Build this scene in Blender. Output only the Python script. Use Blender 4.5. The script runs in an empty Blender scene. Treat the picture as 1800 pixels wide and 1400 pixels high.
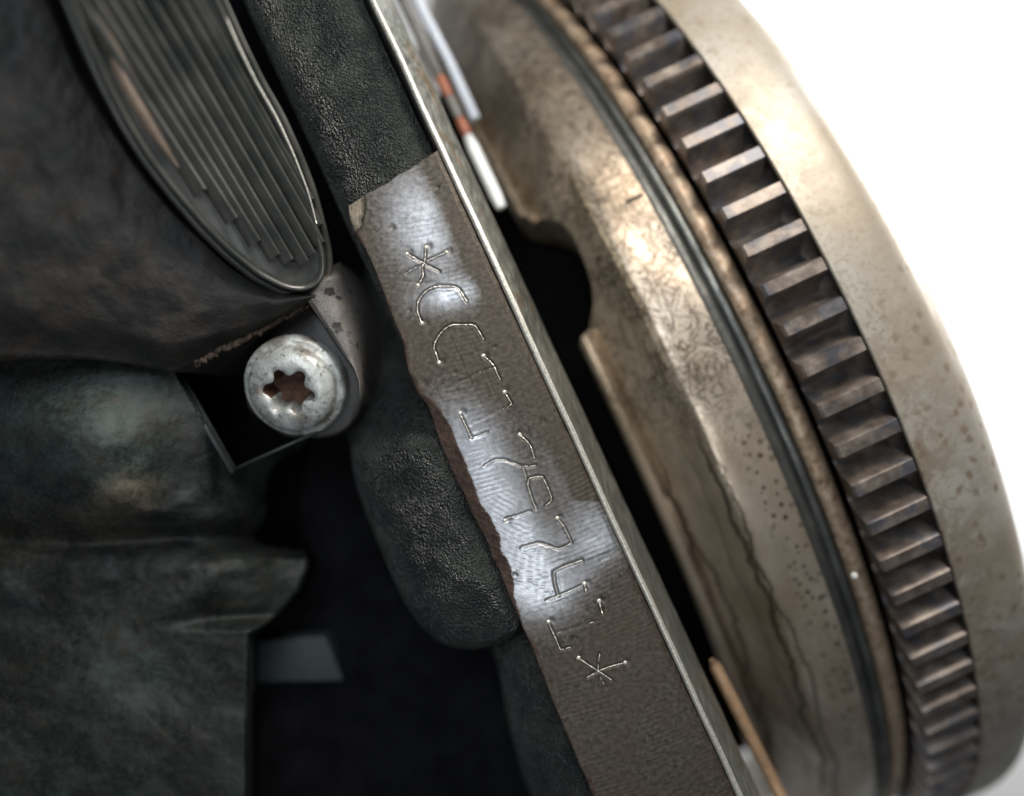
import bpy, math, random
import numpy as np
from mathutils import Vector, Matrix, noise as mnoise
random.seed(4)
sc = bpy.context.scene
COL = sc.collection
R_ = math.radians

# ------------------------------------------------------------------ camera, world, lamps, exposure
DC = 13.0                                   # camera height above the stamped face (1 unit is about 8 mm)
cam_d = bpy.data.cameras.new('camera'); cam = bpy.data.objects.new('camera', cam_d); COL.objects.link(cam)
cam.location = (0, 0, DC); cam.rotation_euler = (0, 0, 0)
cam_d.sensor_width = 36; cam_d.lens = 26.0; cam_d.clip_start = 0.1; cam_d.clip_end = 500
cam_d.dof.use_dof = True; cam_d.dof.focus_distance = 13.15; cam_d.dof.aperture_fstop = 0.041
sc.camera = cam
w = bpy.data.worlds.new('World'); sc.world = w; w.use_nodes = True
bg = w.node_tree.nodes['Background']; bg.inputs[0].default_value = (0.80, 0.90, 1.0, 1); bg.inputs[1].default_value = 0.10
sc.view_settings.view_transform = 'Standard'; sc.view_settings.look = 'None'
sc.view_settings.exposure = 0.0; sc.view_settings.gamma = 1.0

def lamp(name, loc, target, sx, sy, power, col):
    l = bpy.data.lights.new(name, 'AREA'); l.shape = 'RECTANGLE'; l.size = sx; l.size_y = sy
    l.energy = power; l.color = col
    o = bpy.data.objects.new(name, l); COL.objects.link(o); o.location = loc
    o.rotation_euler = (Vector(target) - Vector(loc)).to_track_quat('-Z', 'Y').to_euler()
    return o
lamp('work_lamp', (6.5, 15, 9.5), (0, -1, -1), 10, 6, 4100, (1.0, 0.95, 0.88))
lamp('window_light', (-3, 9, 21), (0, 0, 0), 9, 9, 2300, (0.86, 0.93, 1.0))
lamp('window_light', (1.5, -8.5, 21), (0, -2, 0), 9, 7, 980, (0.90, 0.95, 1.0))
lamp('wall_fill', (48, 30, -14), (34, 18, -40), 30, 30, 60000, (1.0, 0.99, 0.97))  # added lamp out of view, put in to bring the back wall to white

# ------------------------------------------------------------------ helpers
CA, SA = 0.908, 0.419
D = np.array([SA, -CA, 0.0]); N = np.array([CA, SA, 0.0])       # along the plate / across it
def P(px, py, z):
    k = (DC - z) / DC / 100.0
    return ((px - 900) * k, (700 - py) * k, z)
def PA(px, py, z):
    k = (DC - z) / DC / 100.0
    return np.stack([(px - 900) * k, (700 - py) * k, z], -1)
def vw(v, z): return v / 100.0 * (DC - z) / DC

ORG = {}
def empty(name, loc, label=None, cat=None, group=None, rot=None, kind=None):
    o = bpy.data.objects.new(name, None); COL.objects.link(o); o.location = loc
    if rot: o.rotation_euler = rot
    ORG[o.name] = Vector(loc); tag(o, label, cat, group, kind); return o
def tag(o, label=None, cat=None, group=None, kind=None):
    if label: o['label'] = label
    if cat: o['category'] = cat
    if group: o['group'] = group
    if kind: o['kind'] = kind
def mk(name, V, F, mats, parent=None, smooth=True, local=False, midx=None):
    V = np.asarray(V, dtype=float).reshape(-1, 3)
    org = Vector((0, 0, 0))
    if parent is not None: org = ORG[parent.name]
    elif not local:
        c = V.mean(0); org = Vector((c[0], c[1], V[:, 2].min()))
    if not local: V = V - np.array(org)
    me = bpy.data.meshes.new(name); me.from_pydata([tuple(v) for v in V], [], [tuple(int(i) for i in f) for f in F]); me.update()
    for m in (mats if isinstance(mats, (list, tuple)) else [mats]): me.materials.append(m)
    if smooth: me.polygons.foreach_set('use_smooth', [True] * len(me.polygons))
    if midx is not None: me.polygons.foreach_set('material_index', [int(i) for i in midx])
    me.update()
    o = bpy.data.objects.new(name, me); COL.objects.link(o)
    if parent is not None:
        o.parent = parent; ORG[o.name] = org
    elif not local:
        o.location = org; ORG[o.name] = org
    return o
def sharp(o, deg=40):
    me = o.data
    try: me.set_sharp_from_angle(angle=R_(deg))
    except Exception: pass
    return o
def gridfaces(nr, nc, wrap=False, flip=False):
    F = []
    for i in range(nr - 1):
        for j in range(nc if wrap else nc - 1):
            k = (j + 1) % nc
            f = (i*nc + j, i*nc + k, (i+1)*nc + k, (i+1)*nc + j)
            F.append(f[::-1] if flip else f)
    return F
def resample(pts, n):
    p = np.array(pts, float); d = np.r_[0, np.cumsum(np.linalg.norm(np.diff(p[:, :2], axis=0), axis=1))]
    t = np.linspace(0, d[-1], n)
    return np.stack([np.interp(t, d, p[:, k]) for k in range(p.shape[1])], 1)
def smooth1(a, k=3, closed=False):
    a = np.array(a, float)
    for _ in range(k):
        b = a.copy()
        if closed: b = (np.roll(a, 1, 0) + 2*a + np.roll(a, -1, 0)) / 4
        else: b[1:-1] = (a[:-2] + 2*a[1:-1] + a[2:]) / 4
        a = b
    return a
# cheap vectorised value noise
_rng = np.random.RandomState(7); _T = _rng.rand(256, 256)
def vnoise(x, y):
    xi = np.floor(x).astype(int); yi = np.floor(y).astype(int); fx = x - xi; fy = y - yi
    fx = fx*fx*(3-2*fx); fy = fy*fy*(3-2*fy)
    g = lambda a, b: _T[a % 256, b % 256]
    return (g(xi, yi)*(1-fx)+g(xi+1, yi)*fx)*(1-fy) + (g(xi, yi+1)*(1-fx)+g(xi+1, yi+1)*fx)*fy - 0.5
def fbm(x, y, o=4):
    s = 0; a = 1.0
    for k in range(o): s = s + a*vnoise(x*2**k + 17*k, y*2**k + 5*k); a *= 0.5
    return s
def sst(a, b, x):
    t = np.clip((x - a) / (b - a), 0, 1); return t*t*(3-2*t)
def segdist(px, py, a, b):
    ax, ay = a; bx, by = b; dx, dy = bx-ax, by-ay
    t = np.clip(((px-ax)*dx + (py-ay)*dy) / (dx*dx+dy*dy + 1e-9), 0, 1)
    return np.hypot(px-ax-t*dx, py-ay-t*dy)

def tube(pts, r, ns=8, closed_ends=True):
    """pts: world points, r: radius or list -> V, F"""
    pts = [Vector(p) for p in pts]; n = len(pts); rr = r if isinstance(r, (list, tuple, np.ndarray)) else [r]*n
    V, F = [], []; up = Vector((0, 0, 1))
    for i, p in enumerate(pts):
        t = (pts[min(i+1, n-1)] - pts[max(i-1, 0)]).normalized()
        a = t.cross(up); a = a.normalized() if a.length > 1e-4 else Vector((1, 0, 0)); b = a.cross(t)
        for k in range(ns):
            q = 2*math.pi*k/ns; V.append(p + (a*math.cos(q) + b*math.sin(q))*rr[i])
    F = [tuple(f) for f in gridfaces(n, ns, wrap=True)]
    if closed_ends:
        F.append(tuple(range(ns))); F.append(tuple((n-1)*ns + k for k in range(ns))[::-1])
    return V, F
def prism(poly, ztop, zbot, bev=0.06, rings=3):
    """px polygon -> solid with rounded top edge; poly clockwise or not"""
    p = np.array([P(x, y, ztop)[:2] for x, y in poly]); n = len(p)
    area = 0.5*np.sum(p[:, 0]*np.roll(p[:, 1], -1) - np.roll(p[:, 0], -1)*p[:, 1])
    if area < 0: p = p[::-1]
    t = np.roll(p, -1, 0) - np.roll(p, 1, 0); t /= np.linalg.norm(t, axis=1)[:, None] + 1e-9
    nn = np.stack([-t[:, 1], t[:, 0]], 1)          # inward
    V = []; V += [(x, y, zbot) for x, y in p]
    for k in range(rings + 1):
        q = math.pi/2*k/rings
        off = bev*(1 - math.cos(q)); zz = ztop - bev*(1 - math.sin(q))
        V += [(x, y, zz) for x, y in p + nn*off]
    F = gridfaces(rings + 2, n, wrap=True)
    F.append(tuple((rings+1)*n + k for k in range(n)))
    return V, F
def join(*vf):
    V, F = [], []
    for v, f in vf:
        o = len(V); V += [tuple(x) for x in v]; F += [tuple(i+o for i in g) for g in f]
    return V, F
def sweep(profile, us, bow=None):
    """profile list of (v world, z); us world positions along D"""
    V = []
    for u in us:
        for v, z in profile: V.append(D*u + N*v + np.array([0, 0, z]))
    return V, gridfaces(len(us), len(profile), flip=True)

# ------------------------------------------------------------------ materials
class MT:
    def __init__(s, name):
        s.m = bpy.data.materials.new(name); s.m.use_nodes = True; s.nt = s.m.node_tree
        s.b = s.nt.nodes['Principled BSDF']; s.tc = s.nt.nodes.new('ShaderNodeTexCoord')
    def n(s, t, **kw):
        o = s.nt.nodes.new(t)
        for k, v in kw.items(): setattr(o, k, v)
        return o
    def l(s, a, b): s.nt.links.new(a, b)
    def coord(s, scale=(1, 1, 1), rot=(0, 0, 0), loc=(0, 0, 0)):
        m = s.n('ShaderNodeMapping'); m.inputs['Scale'].default_value = scale; m.inputs['Rotation'].default_value = rot
        m.inputs['Location'].default_value = loc
        s.l(s.tc.outputs['Object'], m.inputs['Vector']); return m.outputs[0]
    def noise(s, scale, detail=4, rough=.55, dist=0, co=None):
        o = s.n('ShaderNodeTexNoise'); o.inputs['Scale'].default_value = scale; o.inputs['Detail'].default_value = detail
        o.inputs['Roughness'].default_value = rough; o.inputs['Distortion'].default_value = dist
        s.l(co if co is not None else s.tc.outputs['Object'], o.inputs['Vector']); return o.outputs['Fac']
    def vor(s, scale, feature='F1', co=None, rnd=1.0):
        o = s.n('ShaderNodeTexVoronoi', feature=feature); o.inputs['Scale'].default_value = scale; o.inputs['Randomness'].default_value = rnd
        s.l(co if co is not None else s.tc.outputs['Object'], o.inputs['Vector']); return o.outputs['Distance']
    def ramp(s, fac, stops, interp='LINEAR'):
        o = s.n('ShaderNodeValToRGB'); e = o.color_ramp.elements; o.color_ramp.interpolation = interp
        while len(e) > 1: e.remove(e[-1])
        for i, (p, c) in enumerate(stops):
            if not isinstance(c, (tuple, list)): c = (c, c, c)
            el = e[0] if i == 0 else e.new(p); el.position = p; el.color = (*c, 1)
        s.l(fac, o.inputs[0]); return o.outputs[0]
    def mix(s, fac, a, b, mode='MIX'):
        o = s.n('ShaderNodeMix', data_type='RGBA', blend_type=mode)
        for inp, v in ((o.inputs[0], fac), (o.inputs[6], a), (o.inputs[7], b)):
            if isinstance(v, (int, float)): inp.default_value = v
            elif isinstance(v, tuple): inp.default_value = (*v, 1)
            else: s.l(v, inp)
        return o.outputs[2]
    def math(s, op, a, b=0.0):
        o = s.n('ShaderNodeMath', operation=op)
        for inp, v in ((o.inputs[0], a), (o.inputs[1], b)):
            if isinstance(v, (int, float)): inp.default_value = v
            else: s.l(v, inp)
        return o.outputs[0]
    def bump(s, h, strength=.5, dist=.02, prev=None):
        o = s.n('ShaderNodeBump'); o.inputs['Strength'].default_value = strength; o.inputs['Distance'].default_value = dist
        s.l(h, o.inputs['Height'])
        if prev is not None: s.l(prev, o.inputs['Normal'])
        return o.outputs[0]
    def fin(s, col=None, rough=None, metal=None, normal=None, spec=None):
        for nm, v in (('Base Color', col), ('Roughness', rough), ('Metallic', metal), ('Specular IOR Level', spec)):
            if v is None: continue
            i = s.b.inputs[nm]
            if isinstance(v, (int, float)): i.default_value = v
            elif isinstance(v, tuple): i.default_value = (*v, 1)
            else: s.l(v, i)
        if normal is not None: s.l(normal, s.b.inputs['Normal'])
        return s.m

def m_crackle():
    t = MT('crackle_paint')
    wp = t.n('ShaderNodeVectorMath', operation='ADD'); nz_ = t.n('ShaderNodeTexNoise'); nz_.inputs['Scale'].default_value = 3.0; sc2 = t.n('ShaderNodeVectorMath', operation='SCALE'); sc2.inputs['Scale'].default_value = .16
    t.l(t.tc.outputs['Object'], nz_.inputs['Vector']); t.l(nz_.outputs['Color'], sc2.inputs[0]); t.l(sc2.outputs[0], wp.inputs[0]); t.l(t.tc.outputs['Object'], wp.inputs[1]); co = wp.outputs[0]
    a = t.noise(7, 5, .68, .6, co); b = t.vor(19, co=co); f = t.vor(40, co=co); c = t.noise(1.0, 4)
    h = t.math('ADD', t.math('MULTIPLY', b, -.55), t.math('ADD', t.math('MULTIPLY', f, -.28), t.math('MULTIPLY', a, .6)))
    col = t.mix(t.ramp(c, [(.38, 0), (.62, 1)]), (.016, .021, .021), (.070, .078, .066))
    col = t.mix(t.ramp(h, [(.00, 0), (.20, .7)]), col, (.15, .16, .14))
    return t.fin(col, t.ramp(t.noise(3, 3), [(.3, .24), (.7, .38)]), 0.0, t.bump(h, 1.0, .22), .9)
def m_dark():
    t = MT('oily_black_iron')
    col = t.ramp(t.noise(2.2, 5), [(.35, (.003, .0035, .004)), (.75, (.012, .012, .014))])
    return t.fin(col, t.ramp(t.noise(5, 4), [(.4, .35), (.7, .7)]), 0, t.bump(t.noise(9, 4), .5, .06), .25)
def m_pad():
    t = MT('machined_iron')
    at = t.n('ShaderNodeAttribute', attribute_name='painted_sheen'); painted_sheen = at.outputs['Fac']
    mott = t.noise(11, 6, .68); fine = t.noise(70, 2, .6); big = t.noise(1.6, 4)
    ox = t.mix(t.ramp(mott, [(.35, 0), (.68, 1)]), (.036, .029, .023), (.125, .103, .080))
    ox = t.mix(t.ramp(big, [(.4, 0), (.65, .5)]), ox, (.075, .056, .039))
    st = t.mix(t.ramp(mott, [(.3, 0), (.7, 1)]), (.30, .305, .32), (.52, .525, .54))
    k = t.ramp(t.math('ADD', painted_sheen, t.math('MULTIPLY', t.math('SUBTRACT', mott, .5), .22)), [(.08, 0), (.95, 1)])
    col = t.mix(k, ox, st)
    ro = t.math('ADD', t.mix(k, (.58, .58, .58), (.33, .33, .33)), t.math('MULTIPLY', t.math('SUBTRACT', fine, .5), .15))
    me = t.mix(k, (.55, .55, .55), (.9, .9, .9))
    nb = t.bump(fine, .12, .010); nb = t.bump(mott, .10, .014, nb)
    return t.fin(col, ro, me, nb)
def m_rust(name='rusty_edge', c1=(.055, .032, .024), c2=(.15, .095, .07)):
    t = MT(name); a = t.noise(7, 6, .65)
    return t.fin(t.ramp(a, [(.3, c1), (.7, c2)]), .62, .25, t.bump(t.noise(22, 5), .7, .035))
def m_bright(name='scraped_steel_and_glint', c=(.92, .86, .75), r=.30):
    t = MT(name); a = t.noise(20, 4)
    return t.fin(t.ramp(a, [(.3, tuple(x*.6 for x in c)), (.55, c)]), r, .5, t.bump(a, .3, .015))
def m_plate():
    t = MT('sheet_steel')
    a = t.noise(3, 5, .6, co=t.coord((4, .6, 1), (0, 0, -R_(24.77)))); b = t.noise(1.1, 3)
    col = t.mix(t.ramp(a, [(.35, 0), (.7, 1)]), (.24, .26, .235), (.42, .43, .39))
    col = t.mix(t.ramp(b, [(.58, 0), (.68, .7)]), col, (.34, .24, .15))
    return t.fin(col, t.ramp(a, [(.3, .28), (.7, .45)]), .8, t.bump(a, .2, .02))
def m_tan():
    t = MT('oil_stained_steel')
    co = t.coord((1, .45, 1)); big = t.noise(.7, 5, .6, .4, co); mid = t.noise(3.2, 6, .65, .5, co); fi = t.noise(14, 4, .6)
    sx = t.n('ShaderNodeSeparateXYZ'); t.l(t.tc.outputs['Object'], sx.inputs[0]); X, Y = sx.outputs[0], sx.outputs[1]
    col = t.mix(t.ramp(big, [(.36, 0), (.64, 1)]), (.45, .355, .255), (.66, .56, .455))
    col = t.mix(t.ramp(mid, [(.38, .45), (.60, 0)]), col, (.30, .245, .18))
    # flow stains that dried in long wavy lines along the wheel
    wob = t.noise(.8, 5, .62, .3, t.coord((.25, .8, .25)))
    low = t.ramp(t.math('MULTIPLY', Y, -.1), [(.0, 0), (.12, 1)])
    for c, am, wd, st in ((2.22, .55, .024, .95), (2.38, .75, .022, .9), (2.80, .45, .014, .4), (3.06, .6, .024, .95), (3.24, .8, .022, .9)):
        wob = t.noise(.8, 5, .66, .3, t.coord((.2, .55, .2), loc=(c*3, c*7, 0)))
        xx = t.math('ADD', X, t.math('MULTIPLY', t.math('SUBTRACT', wob, .5), am))
        dd = t.math('ABSOLUTE', t.math('SUBTRACT', xx, c))
        ln = t.math('MULTIPLY', t.ramp(dd, [(0, st), (wd, st*.8), (wd*2.2, 0)]), low)
        col = t.mix(ln, col, (.075, .053, .036))
        side = t.math('MULTIPLY', t.ramp(t.math('SUBTRACT', xx, c), [(0, 0), (.004, .4), (.16, 0)]), low)
        col = t.mix(side, col, (.30, .24, .18))
    hi = t.ramp(t.math('ADD', t.math('MULTIPLY', Y, .1), .3), [(.15, 0), (.4, 1)])
    n1 = t.noise(1.25, 5, .62, .8, t.coord((1.2, .6, 1.0), loc=(3, 1, 0)))
    tide = t.math('MULTIPLY', t.ramp(n1, [(.435, 0), (.475, .55), (.498, .85), (.505, 0), (.535, 0), (.56, .45), (.573, .7), (.578, 0)]), hi)
    col = t.mix(tide, col, (.14, .105, .075))
    n2 = t.noise(1.9, 6, .68, 1.8); zone = t.ramp(t.noise(.6, 2, co=t.coord(loc=(7, 2, 1))), [(.38, 0), (.50, 1)])
    wig = t.math('MULTIPLY', t.math('MULTIPLY', t.ramp(n2, [(.452, 0), (.480, .95), (.512, .9), (.526, 0), (.58, 0), (.60, .7), (.615, 0)]), zone), hi)
    col = t.mix(wig, col, (.115, .085, .06))
    v = t.vor(5.2); zx = t.ramp(t.math('ADD', X, t.math('MULTIPLY', t.math('SUBTRACT', big, .5), .8)), [(.0, 0), (.999, 0)])
    zx = t.math('MULTIPLY', t.ramp(t.math('SUBTRACT', X, 3.2), [(.35, 0), (.62, 1), (.92, 1), (1.0, .6)]), low)
    sp = t.math('MULTIPLY', t.ramp(t.math('ADD', v, t.math('MULTIPLY', fi, .3)), [(.40, .9), (.50, 0)]), zx)
    col = t.mix(sp, col, (.10, .07, .05))
    v2 = t.vor(9); z2 = t.ramp(t.noise(.75, 3, co=t.coord(loc=(1, 5, 3))), [(.40, .1), (.55, 1)])
    sp2 = t.math('MULTIPLY', t.math('MULTIPLY', t.ramp(t.math('ADD', v2, t.math('MULTIPLY', fi, .3)), [(.30, .7), (.42, 0)]), z2), hi)
    col = t.mix(sp2, col, (.17, .12, .085))
    return t.fin(col, t.ramp(mid, [(.3, .44), (.7, .26)]), .75, t.bump(t.noise(28, 4), .10, .012, t.bump(mid, .10, .03)))
def m_disc():
    t = MT('bright_stained_disc')
    mid = t.noise(1.7, 7, .70, .8); z = t.noise(.5, 3); fi = t.noise(9, 5, .65); v = t.vor(3.2, co=t.coord((1, .8, 1)))
    sx = t.n('ShaderNodeSeparateXYZ'); t.l(t.tc.outputs['Object'], sx.inputs[0])
    near = t.ramp(t.math('MULTIPLY', t.math('SUBTRACT', sx.outputs[0], 6.4), .5), [(.1, 1), (.75, .25)])
    low = t.ramp(t.math('ADD', t.math('MULTIPLY', sx.outputs[1], -.12), .4), [(.1, .35), (.8, 1)])
    col = t.mix(t.ramp(z, [(.4, 0), (.62, 1)]), (.36, .305, .235), (.43, .395, .34))
    k = t.math('MULTIPLY', t.math('MULTIPLY', t.ramp(mid, [(.44, 0), (.54, .7), (.70, .85)]), near), low)
    col = t.mix(k, col, (.21, .165, .12))
    k2 = t.math('MULTIPLY', t.ramp(t.math('ADD', v, t.math('MULTIPLY', fi, .5)), [(.40, .75), (.58, 0)]), low)
    col = t.mix(k2, col, (.20, .135, .082))
    k3 = t.math('MULTIPLY', t.ramp(fi, [(.38, .6), (.47, 0)]), near)
    col = t.mix(k3, col, (.22, .175, .13))
    return t.fin(col, t.ramp(mid, [(.3, .36), (.7, .52)]), .25, t.bump(fi, .12, .02))
def m_blue():
    t = MT('blued_weld_seam')
    a = t.noise(2.2, 5, .6, co=t.coord((3, .5, 1)))
    return t.fin(t.ramp(a, [(.3, (.075, .078, .074)), (.55, (.15, .153, .143)), (.75, (.29, .29, .265))]), t.ramp(a, [(.3, .5), (.7, .33)]), .75, t.bump(t.noise(9, 4), .25, .03))
def m_ridge():
    t = MT('rust_flecked_ridge')
    a = t.noise(5, 6, .7)
    return t.fin(t.ramp(a, [(.32, (.10, .06, .038)), (.45, (.36, .25, .165)), (.7, (.56, .45, .34))]), .5, .35, t.bump(t.noise(13, 5), .25, .03))
def m_gear():
    t = MT('brown_oiled_gear_steel')
    oi = t.n('ShaderNodeObjectInfo'); mp = t.n('ShaderNodeVectorMath', operation='ADD')
    cm = t.n('ShaderNodeCombineXYZ'); k = t.math('MULTIPLY', oi.outputs['Random'], 37.0)
    t.l(k, cm.inputs[0]); t.l(k, cm.inputs[1]); t.l(t.tc.outputs['Object'], mp.inputs[0]); t.l(cm.outputs[0], mp.inputs[1])
    a = t.noise(2.2, 6, .62, co=mp.outputs[0]); b = t.noise(1.7, 4, co=mp.outputs[0])
    col = t.ramp(a, [(.28, (.065, .050, .041)), (.5, (.18, .146, .122)), (.74, (.36, .305, .26))])
    col = t.mix(t.ramp(b, [(.50, 0), (.62, .65)]), col, (.075, .088, .115))
    return t.fin(col, t.ramp(a, [(.3, .34), (.7, .50)]), .5, t.bump(t.noise(16, 4, co=mp.outputs[0]), .2, .025))
def m_cover():
    t = MT('grey_green_plastic')
    a = t.noise(1.6, 4); b = t.noise(40, 2)
    col = t.mix(t.ramp(a, [(.35, 0), (.7, 1)]), (.038, .042, .037), (.085, .080, .069))
    return t.fin(col, t.ramp(a, [(.3, .26), (.7, .42)]), .0, t.bump(b, .1, .01), .7)
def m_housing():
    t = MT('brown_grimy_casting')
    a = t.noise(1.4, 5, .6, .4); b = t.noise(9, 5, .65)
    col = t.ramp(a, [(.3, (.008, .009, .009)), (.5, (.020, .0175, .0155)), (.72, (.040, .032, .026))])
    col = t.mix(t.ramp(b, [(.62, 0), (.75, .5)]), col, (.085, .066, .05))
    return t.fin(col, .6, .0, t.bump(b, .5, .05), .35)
def m_green():
    t = MT('greenish_grimy_casting')
    at = t.n('ShaderNodeAttribute', attribute_name='dust'); at2 = t.n('ShaderNodeAttribute', attribute_name='mud')
    a = t.noise(1.1, 5, .6, .6); b = t.noise(9, 6, .72); g = t.noise(24, 3, .7)
    col = t.ramp(a, [(.36, (.005, .007, .006)), (.50, (.012, .015, .0135)), (.66, (.026, .032, .028))])
    d = t.math('ADD', at.outputs['Fac'], t.math('MULTIPLY', t.math('MULTIPLY', t.math('SUBTRACT', b, .5), 2.6), t.math('ADD', at.outputs['Fac'], .22)))
    col = t.mix(t.ramp(d, [(.05, 0), (1.0, 1)]), col, (.066, .084, .075))
    m = t.math('ADD', at2.outputs['Fac'], t.math('MULTIPLY', t.math('MULTIPLY', t.math('SUBTRACT', b, .5), 2.6), at2.outputs['Fac']))
    col = t.mix(t.ramp(m, [(.1, 0), (.8, 1)]), col, (.115, .094, .066))
    col = t.mix(t.ramp(g, [(.60, 0), (.70, .4)]), col, (.085, .09, .075))
    br = t.noise(2.0, 5, .65, co=t.coord(loc=(9, 3, 1)))
    col = t.mix(t.ramp(br, [(.52, 0), (.64, .5)]), col, (.030, .021, .015))
    return t.fin(col, t.ramp(b, [(.4, .42), (.6, .64)]), .0, t.bump(g, .3, .025, t.bump(b, .35, .045)), .35)
def m_lug():
    t = MT('brown_grey_dusty_iron')
    b = t.noise(30, 3, .7); a = t.noise(2.6, 4, .6, 1.0)
    col = t.ramp(b, [(.3, (.075, .068, .062)), (.7, (.18, .163, .148))])
    col = t.mix(t.ramp(a, [(.486, 0), (.494, .45), (.502, 0)]), col, (.03, .027, .025))
    col = t.mix(t.ramp(t.noise(3.4, 4, .6), [(.60, 0), (.63, .92)]), col, (.012, .011, .011))
    return t.fin(col, .55, .2, t.bump(b, .4, .02))
def m_bolt():
    t = MT('zinc_plated_steel')
    a = t.noise(4.5, 5, .62); c = t.noise(2.0, 4, .6); d = t.noise(14, 4)
    col = t.ramp(a, [(.3, (.36, .365, .34)), (.6, (.66, .67, .63))])
    col = t.mix(t.ramp(c, [(.50, 0), (.64, .8)]), col, (.17, .14, .11))
    col = t.mix(t.ramp(t.noise(7, 5, .7), [(.56, 0), (.66, .85)]), col, (.07, .06, .05))
    return t.fin(col, t.ramp(a, [(.3, .52), (.7, .36)]), .4, t.bump(d, .25, .03, t.bump(a, .35, .06)))
def plain(name, c, r=.5, m=0.0, var=.3, sc_=4):
    t = MT(name); a = t.noise(sc_, 4)
    return t.fin(t.ramp(a, [(.3, tuple(x*(1-var) for x in c)), (.7, c)]), r, m, t.bump(t.noise(sc_*5, 3), .2, .02))

M_CR, M_DK, M_PAD, M_RU = m_crackle(), m_dark(), m_pad(), m_rust()
M_BR, M_PL, M_TAN, M_DISC = m_bright(), m_plate(), m_tan(), m_disc()
M_BLUE, M_RIDGE, M_GEAR, M_COV = m_blue(), m_ridge(), m_gear(), m_cover()
M_HOU, M_GRN, M_LUG, M_BOLT = m_housing(), m_green(), m_lug(), m_bolt()
M_GAPSHADE = plain('painted_gap_shade', (.004, .004, .004), 1.0); M_GAPSHADE.node_tree.nodes['Principled BSDF'].inputs['Specular IOR Level'].default_value = .03  # near-black colour painted for the shade in the recess and wheel gaps
M_WALL = plain('near_black_iron', (.009, .009, .011), .75, 0, .7, 1.5); M_WALL.node_tree.nodes['Principled BSDF'].inputs['Specular IOR Level'].default_value = .12  # near-black base colour with little gloss
M_NICK = m_rust('tan_cast_skin', (.13, .105, .075), (.30, .255, .19))
M_EDGE = m_bright('sheared_bright_edge', (.62, .58, .50), .38)
M_SOCK = m_rust('rusty_socket', (.030, .014, .009), (.13, .058, .030))

# ------------------------------------------------------------------ setting: white wall far behind
V = [(-160, -160, -40), (160, -160, -40), (160, 160, -40), (-160, 160, -40)]
wl = mk('wall', V, [(0, 1, 2, 3)], plain('white_wall_paint', (.86, .86, .85), .8, 0, .03, .2)); tag(wl, kind='structure')

# ------------------------------------------------------------------ engine block
blk = empty('engine_block', (0, 0, -7), 'black cast iron engine block with a stamped machined strip down its edge', 'engine block')
US = np.linspace(-14, 14, 420)
# dark mass behind everything on the left, running to the sheet steel plate
pr = [(-17, -7), (-17, -5.0), (-8, -4.6), (-1.9, -4.4), (-1.62, -3.9), (-1.5, -3.2)]
mk('block_wall', *sweep([(a, b) for a, b in pr] + [(.60, -3.2), (.60, -7)], np.linspace(-14, 14, 60)), M_WALL, blk)
# crackle painted edge web under and above the strip
prof = [(-1.50, -3.3), (-1.52, -2.6), (-1.54, -2.0), (-1.53, -1.5), (-1.48, -1.1), (-1.38, -.78), (-1.22, -.52), (-1.0, -.34), (-.75, -.24), (-.45, -.19), (-.1, -.16), (.2, -.17), (.42, -.22), (.52, -.32), (.56, -.5), (.57, -3.2)]
pp = resample([(a, b) for a, b in prof], 60)
V, F = sweep([tuple(x) for x in pp], US); V = np.array(V)
nz = fbm(V[:, 0]*1.3 + 40, V[:, 1]*1.3 + 40, 4)
V[:, 2] += .10*nz
mk('edge_web', V, F, M_CR, blk)

# ---- machined strip: grid in rows between its two long edges
L_pts = [(613, 360), (616, 388), (630, 420), (650, 450), (668, 500), (693, 560), (711, 610), (716, 652), (735, 690), (754, 716), (770, 770), (800, 840), (850, 940), (880, 1010), (905, 1070), (940, 1150), (962, 1210), (1004, 1310), (1048, 1410), (1100, 1520)]
Rpt0, Rpt1 = np.array((770, 266.)), np.array((1310, 1436.))
NR, NCc = 560, 96
def uof(p): return (p[..., 0]-900)*SA + (p[..., 1]-700)*CA
Lr = smooth1(resample(L_pts, NR), 6)
uR0, uR1 = uof(Rpt0), uof(Rpt1); uL = uof(Lr)
tt = (uL - uL[0]) / (uL[-1] - uL[0])
Rr = Rpt0[None] + (Rpt1 - Rpt0)[None]*tt[:, None]
rn = fbm(np.linspace(0, 60, NR), np.zeros(NR) + 3.3, 3)
Rr[:, 0] += 2.5*rn; Lr[:, 0] += 3.0*fbm(np.linspace(0, 45, NR), np.zeros(NR) + 9.1, 3)
s = np.linspace(0, 1, NCc)[None, :]
PX = Lr[:, :1]*(1-s) + Rr[:, :1]*s; PY = Lr[:, 1:2]*(1-s) + Rr[:, 1:2]*s
# ragged top edge
top = 5.0*fbm(PX/14, PX*0 + 1.7, 3)
PY = PY + top*np.exp(-((np.arange(NR)/6.0)**2))[:, None]

def z5(pts): return [(640 + x/3.5, 400 + y/3.5) for x, y in pts]
def z6(pts): return [(740 + x/2.718, 700 + y/2.718) for x, y in pts]
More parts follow.
